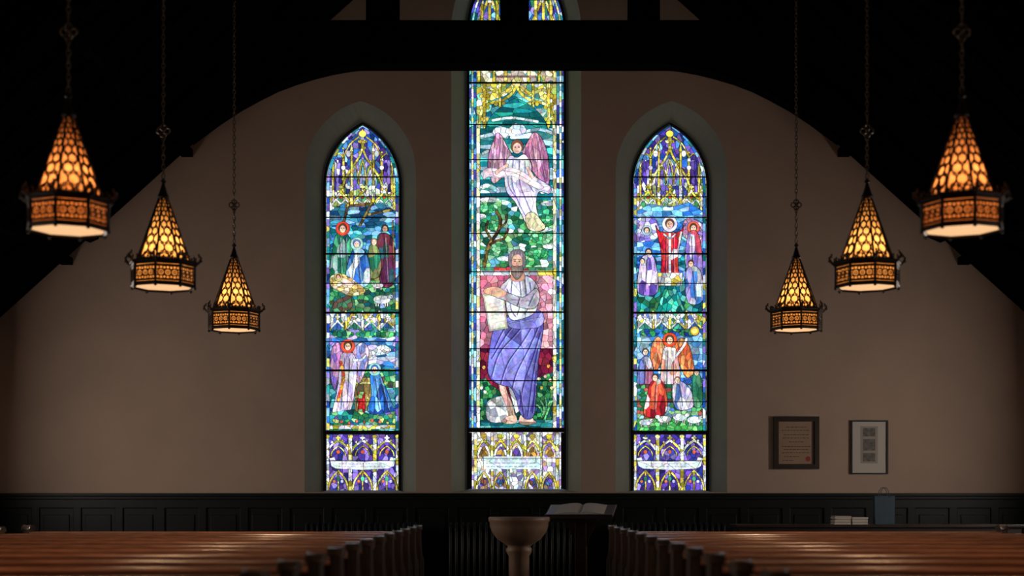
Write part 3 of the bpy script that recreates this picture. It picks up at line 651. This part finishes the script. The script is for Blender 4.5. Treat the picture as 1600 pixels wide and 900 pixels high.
    P(g.poly([(795, 740), (819, 740), (815, 765), (799, 765)]), [(205, 215, 225), (150, 140, 190)], 8)
    P(g.poly([(755, 713), (845, 713), (845, 733), (755, 733)]), [(190, 215, 225), (205, 225, 230)], 60, 40, var=.04)
    for yy in (718, 723.5, 729):
        x = 760
        while x < 840:
            ww = random.choice((2, 3, 4, 5)); g.paint(g.line([(x, yy), (x+ww, yy)], 1.5), (80, 110, 130), .6); x += ww+2.8
    return g

painters = {'window_1': paint_left, 'window_2': paint_center, 'window_3': paint_right}
bars = {'window_1': [(277, 1.6), (308, 1.2), (340, 1.6), (397, 2.2), (443, 1.3), (489, 3), (534, 1.3), (579, 3), (628, 1.3), (676, 6), (720, 1.2)],
        'window_2': [(0, 1.5), (130, 2.2), (195, 1.2), (250, 1.1), (308, 1.6), (365, 1.1), (425, 1.3), (488, 2.4), (545, 1.2), (595, 1.6), (635, 1.1), (672, 7), (716, 1.1)]}
bars['window_3'] = bars['window_1']
sg = DG/F
for k, w in wins.items():
    root = empty(k, W(w['cx'], w['bot'], DG))
    def par(o): o.parent = root; o.matrix_parent_inverse.identity(); o.location = (-root.location.x, -root.location.y, -root.location.z); return o
    g = painters[k](w)
    msk = np.abs(g.U-w['cx']) <= halfw(g.Y, w['hw'], w['spr'], w['apx'])
    g.finish(msk)
    par(link('stained_glass', g.build('stained_glass', DG, M_glass)))
    inner = arch_outline(w['cx'], w['hw'], w['bot']+1, w['spr'], w['apx'], DG)
    b = MB(); b.tube([(p[0], p[1]-0.01, p[2]) for p in inner], 0.02, 6, closed=True)
    for y, t in bars[k]:
        hw_ = float(halfw(np.array([float(y)]), w['hw'], w['spr'], w['apx'])[0])
        if hw_ <= 0: continue
        x0 = W(w['cx']-hw_, y, DG); x1 = W(w['cx']+hw_, y, DG)
        b.box(x0[0], x1[0], DG-0.02-t*0.004, DG-0.005, x0[2]-t*sg/2, x0[2]+t*sg/2)
    q = 6 if k == 'window_2' else 3
    for s_ in (-1, 1):
        xa = W(w['cx']+s_*w['hw'], 0, DG)[0]; xb = W(w['cx']+s_*(w['hw']-q), 0, DG)[0]
        b.box(min(xa, xb), max(xa, xb), DG-0.03, DG-0.004, W(0, w['bot'], DG)[2], W(0, 676, DG)[2])
    par(link('iron_frame', b.mesh('iron_frame', [M_iron])))
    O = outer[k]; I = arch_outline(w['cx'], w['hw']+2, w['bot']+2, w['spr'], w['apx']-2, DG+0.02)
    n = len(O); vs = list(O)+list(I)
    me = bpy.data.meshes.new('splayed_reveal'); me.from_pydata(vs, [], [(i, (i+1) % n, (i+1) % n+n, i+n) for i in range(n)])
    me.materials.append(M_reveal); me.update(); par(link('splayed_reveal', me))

# ------------------------------------------------------------------ wainscot
b = MB(); zt = W(0, 769, DW)[2]
b.box(-HWX, HWX, DW-0.03, DW+0.0, 0, zt-0.02)
b.box(-HWX, HWX, DW-0.09, DW+0.0, zt-0.05, zt-0.012); b.box(-HWX, HWX, DW-0.065, DW, zt-0.09, zt-0.05)
b.box(-HWX, HWX, DW-0.055, DW, zt-0.20, zt-0.09); b.box(-HWX, HWX, DW-0.055, DW, 0, 0.22)
x = -6.5
while x < 6.6:
    b.box(x-0.05, x+0.05, DW-0.055, DW, 0.2, zt-0.19)
    b.box(x+0.1, x+0.42, DW-0.045, DW-0.02, 0.3, zt-0.28); x += 0.52
link('trim_1', b.mesh('wainscot_panelling', [M_wains]), bevel=0.006)
for s_, nm in ((-1, 'baseboard_left'), (1, 'baseboard_right')):
    b = MB(); x0, x1 = sorted((s_*HWX, s_*(HWX-0.03))); b.box(x0, x1, YB, DW-0.1, 0, 1.2); link(nm, b.mesh(nm, [M_wains]))

# unseen window-shaped glowing panels on the side walls, added as fill light
wi = 4
for s_ in (-1, 1):
    for yc in (15.0, 12.3, 8.0, 3.8):
        b = MB(); xw = s_*HWX; xi = s_*(HWX-0.04); xg = s_*(HWX-0.02)
        z0, z1 = 1.35, 2.6; hw_ = 0.42
        out = [(yc-hw_, z0), (yc+hw_, z0), (yc+hw_, z1-0.4), (yc+hw_*0.7, z1-0.15), (yc, z1), (yc-hw_*0.7, z1-0.15), (yc-hw_, z1-0.4)]
        b.prism(out, xg, xw, ax='x', mi=0)
        for i in range(len(out)):
            p, q = out[i-1], out[i]; b.tube([(xi, p[0], p[1]), (xi, q[0], q[1])], 0.035, 6, mi=1)
        for zz in (1.8, 2.15): b.box(min(xi, xw), max(xi, xw), yc-hw_, yc+hw_, zz-0.01, zz+0.01, 1)
        link('window_%d' % wi, b.mesh('window_%d' % wi, [M_fillA if yc > 14 else M_fillB, M_iron])); wi += 1

# ------------------------------------------------------------------ pews
XI, XO = 0.95, 4.95
def pew_mesh():
    b = MB(); sm = []
    zr = CH-0.333; zc = CH-0.268
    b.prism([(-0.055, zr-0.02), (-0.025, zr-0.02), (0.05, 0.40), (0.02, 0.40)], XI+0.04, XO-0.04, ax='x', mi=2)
    i0 = len(b.f)
    rail = [(-0.045+0.046*math.cos(a), zr-0.018+0.018*math.sin(a)) for a in [math.pi*2*i/24 for i in range(24)]]
    b.prism(rail, XI+0.03, XO-0.03, ax='x', mi=0); sm += list(range(i0+2, len(b.f)))
    b.box(XI+0.03, XO-0.03, 0.0, 0.44, 0.41, 0.45, 0)
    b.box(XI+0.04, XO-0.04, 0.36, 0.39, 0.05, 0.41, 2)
    b.box(XI+0.06, XO-0.06, -0.17, -0.03, 0.62, 0.64, 0); b.box(XI+0.06, XO-0.06, -0.18, -0.165, 0.62, 0.70, 0)
    end = [(-0.10, 0), (0.47, 0), (0.47, 0.42), (0.44, 0.60), (0.36, 0.64), (0.22, 0.66), (0.12, 0.72), (0.06, 0.82), (0.035, zc-0.04), (-0.095, zc-0.04), (-0.085, 0.6), (-0.10, 0.4)]
    for xa in (XI, XO-0.06):
        b.prism(end, xa, xa+0.06, ax='x', mi=1)
        cap = [(-0.03+0.085*math.cos(a), zc-0.045+0.045*math.sin(a)) for a in [math.pi*i/12 for i in range(13)]]
        i0 = len(b.f); b.prism(cap, xa-0.012, xa+0.072, ax='x', mi=1); sm += list(range(i0+2, len(b.f)-1))
    return b, sm
def pew_build(mirror):
    b, sm = pew_mesh()
    if mirror:
        b.v = [(-x, y, z) for x, y, z in b.v]; b.f = [tuple(reversed(f)) for f in b.f]
    me = b.mesh('pew', [M_pew, M_pewend, M_pewshade])
    for i in sm: me.polygons[i].use_smooth = True
    return me
pm = pew_build(False); pml = pew_build(True)
y = 14.4
while y > 2.2:
    link('pew', pm, None, (0, y, 0), bevel=0.006); link('pew', pml, None, (0, y, 0), bevel=0.006)
    y -= 0.82

# ------------------------------------------------------------------ lanterns
def oct_pt(r, k, z): a = -math.pi/2+k*math.pi/4; return Vector((r*math.cos(a), r*math.sin(a), z))
def lantern_meshes():
    b = MB(); gl = MB(); df = MB()
    R = 0.25; zb1 = 0.165
    zc0, zc1, rc0, rc1 = 0.205, 0.72, 0.212, 0.032
    for k in range(8):
        A0, A1 = oct_pt(R, k, 0), oct_pt(R, k+1, 0)
        for z, r in ((0.008, 0.012), (zb1, 0.012), (0.028, 0.006), (zb1-0.02, 0.006)):
            b.tube([A0+Vector((0, 0, z)), A1+Vector((0, 0, z))], r, 6)
        b.tube([A0, A0+Vector((0, 0, zb1))], 0.011, 6)
        b.ball(A0+Vector((0, 0, -0.012)), 0.014, n=6)
        F0, F1 = oct_pt(R+0.015, k, 0.185), oct_pt(R+0.015, k+1, 0.185); G0, G1 = oct_pt(rc0, k, 0.215), oct_pt(rc0, k+1, 0.215)
        B0, B1 = oct_pt(R, k, zb1), oct_pt(R, k+1, zb1)
        b.add([B0, B1, F1, F0], [(0, 1, 2, 3)]); b.add([F0, F1, G1, G0], [(0, 1, 2, 3)]); b.tube([F0, F1], 0.009, 6)
        for j in range(1, 6):
            t = j/6; p = F0.lerp(F1, t); h = 0.042 if j % 2 else 0.026
            b.tube([p, p+Vector((0, 0, h))], [0.010, 0.003], 5); b.ball(p+Vector((0, 0, h)), 0.009, n=6)
        a = -math.pi/2+k*math.pi/4; d = Vector((math.cos(a), math.sin(a), 0))
        base = oct_pt(R+0.005, k, 0.175)
        pts = [base, base+d*0.022+Vector((0, 0, 0.012)), base+d*0.040+Vector((0, 0, 0.033)), base+d*0.045+Vector((0, 0, 0.058)), base+d*0.032+Vector((0, 0, 0.070)), base+d*0.022+Vector((0, 0, 0.057))]
        b.tube(pts, [0.012, 0.012, 0.011, 0.010, 0.008, 0.006], 6)
        b.ball(base+d*0.045+Vector((0, 0, 0.03)), 0.012, n=6); b.ball(base+d*0.027+Vector((0, 0, 0.080)), 0.009, n=6)
        q0, q1 = oct_pt(R-0.012, k, 0.012), oct_pt(R-0.012, k+1, 0.012); up = Vector((0, 0, 0.145))
        gl.add([q0, q1, q1+up, q0+up], [(0, 1, 2, 3)])
        ex = (A1-A0).normalized(); wd = (A1-A0).length; c = (A0+A1)/2+Vector((0, 0, 0.085)); ez = Vector((0, 0, 1))
        def ring(cc, r, th=0.0045, n=12, sx=1.0): b.tube([cc+ex*r*sx*math.cos(2*math.pi*i/n)+ez*r*math.sin(2*math.pi*i/n) for i in range(n)], th, 4, closed=True)
        for dx in (-0.052, 0, 0.052):
            ring(c+ex*dx, 0.026, 0.0056); ring(c+ex*dx, 0.010, 0.0045, 8)
        for dx in (-0.078, -0.026, 0.026, 0.078):
            for s_ in (-1, 1): ring(c+ex*dx+ez*s_*0.036, 0.014, 0.005, 8)
        for s_ in (-1, 1): b.tube([c-ex*wd*0.46+ez*s_*0.052, c+ex*wd*0.46+ez*s_*0.052], 0.006, 4)
        C0, C1 = oct_pt(rc0, k, zc0), oct_pt(rc0, k+1, zc0); D0, D1 = oct_pt(rc1, k, zc1), oct_pt(rc1, k+1, zc1)
        b.tube([C0, D0], [0.009, 0.006], 6)
        e0, e1, g0, g1 = oct_pt(rc0-0.01, k, zc0), oct_pt(rc0-0.01, k+1, zc0), oct_pt(rc1-0.006, k, zc1), oct_pt(rc1-0.006, k+1, zc1)
        gl.add([e0, e1, g1, g0], [(0, 1, 2, 3)])
        def S(u, v): return C0.lerp(D0, v).lerp(C1.lerp(D1, v), (u+1)/2)
        # ogee net, cells shrink toward the tip
        NN = 11
        def vv(t): return (1-0.875**(t))/(1-0.875**NN)
        for ci, cu_ in enumerate((-1.0, -0.5, 0.0, 0.5, 1.0)):
            pts = []
            for i in range(NN*6+1):
                t = i/6; u = cu_+0.25*math.cos(math.pi*t+ci*math.pi)
                pts.append(S(max(-1, min(1, u)), min(1, vv(t))))
            b.tube(pts, [0.0064*(1-0.55*i/len(pts)) for i in range(len(pts))], 4)
        for j in range(NN-2):
            v0 = vv(j+0.5); sc_ = (1-v0*0.85)
            for uu in (-0.5, 0.0, 0.5):
                cc = S(uu, v0); n1 = 8; r = 0.015*sc_
                b.tube([cc+ex*r*math.cos(2*math.pi*i/n1)+(D0-C0).normalized()*r*math.sin(2*math.pi*i/n1) for i in range(n1)], 0.0038*sc_+0.0009, 4, closed=True)
    b.lathe([(0.040, 0.70), (0.047, 0.715), (0.042, 0.73), (0.032, 0.75), (0.020, 0.79), (0.012, 0.815), (0.012, 0.825), (0.022, 0.832), (0.022, 0.845), (0.008, 0.855), (0.004, 0.865)], 12)
    b.lathe([(0.232, 0.0), (0.246, -0.012), (0.252, 0.0), (0.246, 0.012), (0.232, 0.006)], 8, rot=-math.pi/2)
    df.lathe([(0.001, 0.004), (0.232, 0.004), (0.232, 0.012), (0.001, 0.012)], 8, rot=-math.pi/2)
    return b, gl, df
lb, lg, ld = lantern_meshes()
# keep the bottom ring open so the diffuser shows: drop its two flat octagonal caps
lb_f = []; lb_m = []
for f, mi in zip(lb.f, lb.m):
    if len(f) == 8:
        zs = [lb.v[i] for i in f]
        if all(abs(z[2]) < 0.02 for z in zs) and max(abs(z[0]) for z in zs) > 0.2: continue
    lb_f.append(f); lb_m.append(mi)
lb.f, lb.m = lb_f, lb_m
me_b = lb.mesh('pierced_metalwork', [M_bronze]); me_g1 = lg.mesh('amber_glass', [M_amb]); me_g2 = lg.mesh('amber_glass_deep', [M_amb_deep]); me_d = ld.mesh('diffuser', [M_diff])
ZL = 2.93; XL = 2.796
def chain_mesh():
    b = MB(); z = 0.86; top = roofz(XL)-ZL; i = 0; orn = False
    while z < top:
        if not orn and z > 1.19:
            orn = True
            for dx, dz in ((0.028, 0), (-0.028, 0), (0, 0.028), (0, -0.028)):
                b.tube([(dx+0.024*math.cos(t*math.pi/5), 0, z+0.04+dz+0.024*math.sin(t*math.pi/5)) for t in range(10)], 0.007, 5, closed=True)
            b.ball((0, 0, z+0.04), 0.014, n=6); b.tube([(0, 0, z-0.03), (0, 0, z+0.12)], 0.005, 5); z += 0.12; continue
        c = z+0.02; pts = []
        for k in range(10):
            a = 2*math.pi*k/10; x = 0.013*math.cos(a); zz = c+0.027*math.sin(a)
            pts.append((x, 0, zz) if i % 2 == 0 else (0, x, zz))
        b.tube(pts, 0.0042, 5, closed=True); z += 0.038; i += 1
    return b.mesh('chain', [M_chain])
me_c = chain_mesh()
for s_ in (-1, 1):
    for D, deep, pw in ((8.9, True, 2.6), (11.3, False, 3.0), (14.15, False, 2.8), (6.5, True, 2.4), (4.1, True, 2.4), (1.7, True, 2.4)):  # last three distances: unseen lanterns, added for warm light on the pews
        e = empty('hanging_lantern', (s_*XL, D, ZL))
        link('pierced_metalwork', me_b, e); link('amber_glass', me_g2 if deep else me_g1, e); link('diffuser', me_d, e); link('chain', me_c, e)
        ld_ = bpy.data.lights.new('bulb', 'POINT'); ld_.energy = pw; ld_.color = (1, 0.78, 0.5); ld_.shadow_soft_size = 0.04
        link('bulb', ld_, e, (0, 0, 0.30))
        sp_ = bpy.data.lights.new('downlight', 'SPOT'); sp_.energy = 46; sp_.color = (1, 0.62, 0.34); sp_.spot_size = math.radians(125); sp_.spot_blend = 0.9; sp_.shadow_soft_size = 0.1
        link('downlight', sp_, e, (0, 0, -0.006))

# ------------------------------------------------------------------ font
D = 14.6; s = D/F; xc = (811-VX)*s
b = MB()
zr = CH-(808-VY)*s
b.lathe([(0.24, 0), (0.24, 0.08), (0.20, 0.12), (0.15, 0.16), (0.115, 0.24), (0.105, 0.45), (0.105, 0.66), (0.13, 0.70), (0.135, 0.73), (0.115, 0.76), (0.15, 0.785),
         (0.22, 0.83), (0.275, 0.90), (0.30, 0.965), (0.302, zr-0.05), (0.315, zr-0.04), (0.315, zr-0.006), (0.308, zr), (0.275, zr), (0.26, zr-0.03), (0.20, zr-0.14), (0.05, zr-0.18)], 40)
link('baptismal_font', b.mesh('baptismal_font', [M_stone], smooth=True), None, (xc, D, 0))

# ------------------------------------------------------------------ lectern with open book
D = 15.2; s = D/F; e = empty('lectern', ((908-VX)*s, D, 0)); b = MB()
zn, zf = 1.065, 1.185
def desk(u, v, h): return (u, -0.2+v*0.42, zn+(zf-zn)*v+h)
def slab(b, u0, u1, v0, v1, h0, h1, mi=0):
    vs = [desk(u0, v0, h0), desk(u1, v0, h0), desk(u1, v1, h0), desk(u0, v1, h0), desk(u0, v0, h1), desk(u1, v0, h1), desk(u1, v1, h1), desk(u0, v1, h1)]
    b.add(vs, [(0,3,2,1),(4,5,6,7),(0,1,5,4),(1,2,6,5),(2,3,7,6),(3,0,4,7)], mi)
slab(b, -0.36, 0.36, 0, 1, -0.03, 0); slab(b, -0.36, 0.36, -0.03, 0.03, -0.03, 0.02)
b.prism([(-0.16, 1.0), (0.16, 1.0), (0.2, 1.1), (-0.2, 1.1)], -0.10, 0.12); b.box(-0.06, 0.06, -0.06, 0.06, 0.1, 1.08); b.box(-0.1, 0.1, -0.1, 0.1, 0.06, 0.18); b.box(-0.3, 0.3, -0.24, 0.24, 0, 0.06)
for s_ in (-1, 1): b.prism([(s_*0.06, 0.75), (s_*0.09, 0.85), (s_*0.17, 1.02), (s_*0.06, 1.02)], -0.03, 0.03)
link('stand', b.mesh('stand', [M_darkwood]), e, bevel=0.006, rot=(0, 0, math.radians(-10)))
b = MB()
for s_ in (-1, 1):
    N = 8; vs = []
    for i in range(N+1):
        u = s_*0.26*i/N; h = 0.010+0.022*math.sin(math.pi*min(1, i/N*1.0)**0.6)
        vs += [desk(u, 0.12, h), desk(u, 0.88, h), desk(u, 0.12, 0.002), desk(u, 0.88, 0.002)]
    fs = []
    for i in range(N):
        a = i*4; c = a+4
        fs += [(a, c, c+1, a+1), (a, a+2, c+2, c), (a+1, c+1, c+3, a+3)]
    fs.append((N*4, N*4+2, N*4+3, N*4+1)); b.add(vs, fs)
slab(b, -0.27, 0.27, 0.10, 0.90, 0.0, 0.006, 1)
link('open_book', b.mesh('open_book', [M_paper, M_darkwood]), e, rot=(0, 0, math.radians(-10)))

# ------------------------------------------------------------------ radiators
def radiator(x0, x1, name='radiator'):
    b = MB(); zt = CH-(816-VY)*17.45/F; n = int((x1-x0)/0.07)
    for i in range(n+1):
        x = x0+(x1-x0)*i/n
        for yo in (-0.045, 0.045):
            pts = [(x, yo-0.022, 0.14), (x, yo-0.022, zt-0.05), (x, yo, zt-0.02), (x, yo+0.022, zt-0.05), (x, yo+0.022, 0.14), (x, yo, 0.1)]
            b.tube(pts, 0.019, 6, closed=True)
        b.ball((x, 0, zt-0.04), (0.026, 0.085, 0.04), n=8); b.box(x-0.02, x+0.02, -0.07, 0.07, 0.1, 0.16)
        if i in (0, n): b.box(x-0.02, x+0.02, -0.06, 0.06, 0, 0.12)
    b.tube([(x0, 0, 0.16), (x1, 0, 0.16)], 0.03, 8); b.tube([(x0, 0, zt-0.1), (x1, 0, zt-0.1)], 0.026, 8)
    link(name, b.mesh(name, [M_rad], smooth=True), None, (0, 17.45, 0))
k = 17.45/F
radiator((480-VX)*k, (650-VX)*k); radiator((704-VX)*k, (900-VX)*k); radiator((960-VX)*k, (1130-VX)*k)

# ------------------------------------------------------------------ long sideboard, booklets, bag
D = 16.6; k = D/F; ztab = CH-(819-VY)*k; b = MB()
xa, xb = (1145-VX)*k, (1592-VX)*k
b.box(xa, xb, -0.26, 0.26, ztab-0.035, ztab); b.box(xa+0.04, xb-0.04, -0.22, 0.22, ztab-0.16, ztab-0.035)
for xx in (xa+0.08, (xa+xb)/2, xb-0.08):
    for yy in (-0.19, 0.19): b.box(xx-0.035, xx+0.035, yy-0.035, yy+0.035, 0, ztab-0.1)
b.box(xa+0.06, xb-0.06, -0.2, 0.2, 0.15, 0.18)
link('side_table', b.mesh('side_table', [M_darkwood]), None, (0, D, 0), bevel=0.006)
b = MB()
for x0, x1, n in ((1300, 1325, 6), (1327, 1351, 5)):
    for i in range(n):
        j = random.uniform(-.008, .008); b.box((x0-VX)*k+j, (x1-VX)*k+j, -0.14+j, 0.08+j, i*0.0165, i*0.0165+0.014, i % 2)
link('booklet_stack', b.mesh('booklet_stack', [M_paper, mat('booklet_cover', (0.40, 0.33, 0.26), 0.7)]), None, (0, D-0.02, ztab))
b = MB(); xm = (1381-VX)*k; hw_ = 0.118; hb = (817-773)*k
vs = [(-hw_*.95, -0.05, 0), (hw_*.95, -0.05, 0), (hw_*.95, 0.05, 0), (-hw_*.95, 0.05, 0), (-hw_, -0.045, hb), (hw_, -0.045, hb), (hw_, 0.045, hb), (-hw_, 0.045, hb), (-hw_*.9, 0, hb*.5), (hw_*.9, 0, hb*.5)]
b.add(vs, [(0, 3, 2, 1), (0, 1, 5, 4), (2, 3, 7, 6), (3, 0, 8), (0, 4, 8), (4, 7, 8), (7, 3, 8), (1, 2, 9), (2, 6, 9), (6, 5, 9), (5, 1, 9)])
for yy in (-0.046, 0.046):
    b.tube([(0.055*math.cos(math.pi*i/8), yy, hb-0.02+0.12*math.sin(math.pi*i/8)) for i in range(9)], 0.004, 5)
link('gift_bag', b.mesh('gift_bag', [M_bag]), None, (xm, D, ztab))

# ------------------------------------------------------------------ framed pictures
def rectf(b, x0, x1, y0, y1, d0, d1, mi):
    a = W(x0, y1, DW); c = W(x1, y0, DW); b.box(a[0], c[0], DW-0.003-d1, DW-0.003-d0, a[2], c[2], mi)
def frame(b, x0, x1, y0, y1, t, d, mi=0):
    rectf(b, x0, x1, y0, y0+t, 0, d, mi); rectf(b, x0, x1, y1-t, y1, 0, d, mi); rectf(b, x0, x0+t, y0+t, y1-t, 0, d, mi); rectf(b, x1-t, x1, y0+t, y1-t, 0, d, mi)
b = MB(); frame(b, 1208, 1279, 651, 733, 7, 0.045); frame(b, 1214, 1273, 657, 727, 2, 0.03, 4)
rectf(b, 1214, 1273, 657, 727, 0, 0.012, 1)
for yy, xx0, xx1 in ((667, 1228, 1259), (672, 1221, 1266), (679, 1224, 1263), (684, 1222, 1265), (690, 1232, 1255), (697, 1221, 1266), (702, 1224, 1262), (707, 1221, 1266), (713, 1225, 1250), (719, 1222, 1240)):
    x = xx0
    while x < xx1:
        ww = random.uniform(2, 6); rectf(b, x, min(x+ww, xx1), yy, yy+0.9, 0.012, 0.0135, 2); x += ww+1.2
a = W(1262, 717, DW); b.add([(a[0]+0.032*math.cos(t*math.pi/8), DW-0.019, a[2]+0.032*math.sin(t*math.pi/8)) for t in range(16)], [tuple(range(16))], 3)
link('framed_certificate', b.mesh('framed_certificate', [M_frame1, M_cert, M_ink, M_seal, M_darkwood]))
b = MB(); frame(b, 1329, 1387, 657, 741, 2.2, 0.03); rectf(b, 1331, 1385, 659, 739, 0, 0.01, 1); rectf(b, 1344, 1371, 666, 724, 0.01, 0.012, 3)
for y0, y1 in ((669, 682), (686, 704), (708, 721)): rectf(b, 1348, 1367, y0, y1, 0.012, 0.014, 2)
link('framed_photographs', b.mesh('framed_photographs', [M_iron, M_matboard, M_photo, M_photo2]))

# ------------------------------------------------------------------ world and camera
wd = bpy.data.worlds.new('World'); sc.world = wd; wd.use_nodes = True
wd.node_tree.nodes['Background'].inputs[0].default_value = (0.5, 0.6, 0.8, 1); wd.node_tree.nodes['Background'].inputs[1].default_value = 0.2
cd = bpy.data.cameras.new('camera'); cd.lens = 50; cd.sensor_width = 36; cd.shift_y = (VY-450)/1600; cd.shift_x = -(VX-800)/1600
cd.dof.use_dof = True; cd.dof.focus_distance = 17.9; cd.dof.aperture_fstop = 1.3; cd.clip_end = 200
cam = link('camera', cd, None, (0, 0, CH), rot=(math.pi/2, 0, 0)); sc.camera = cam
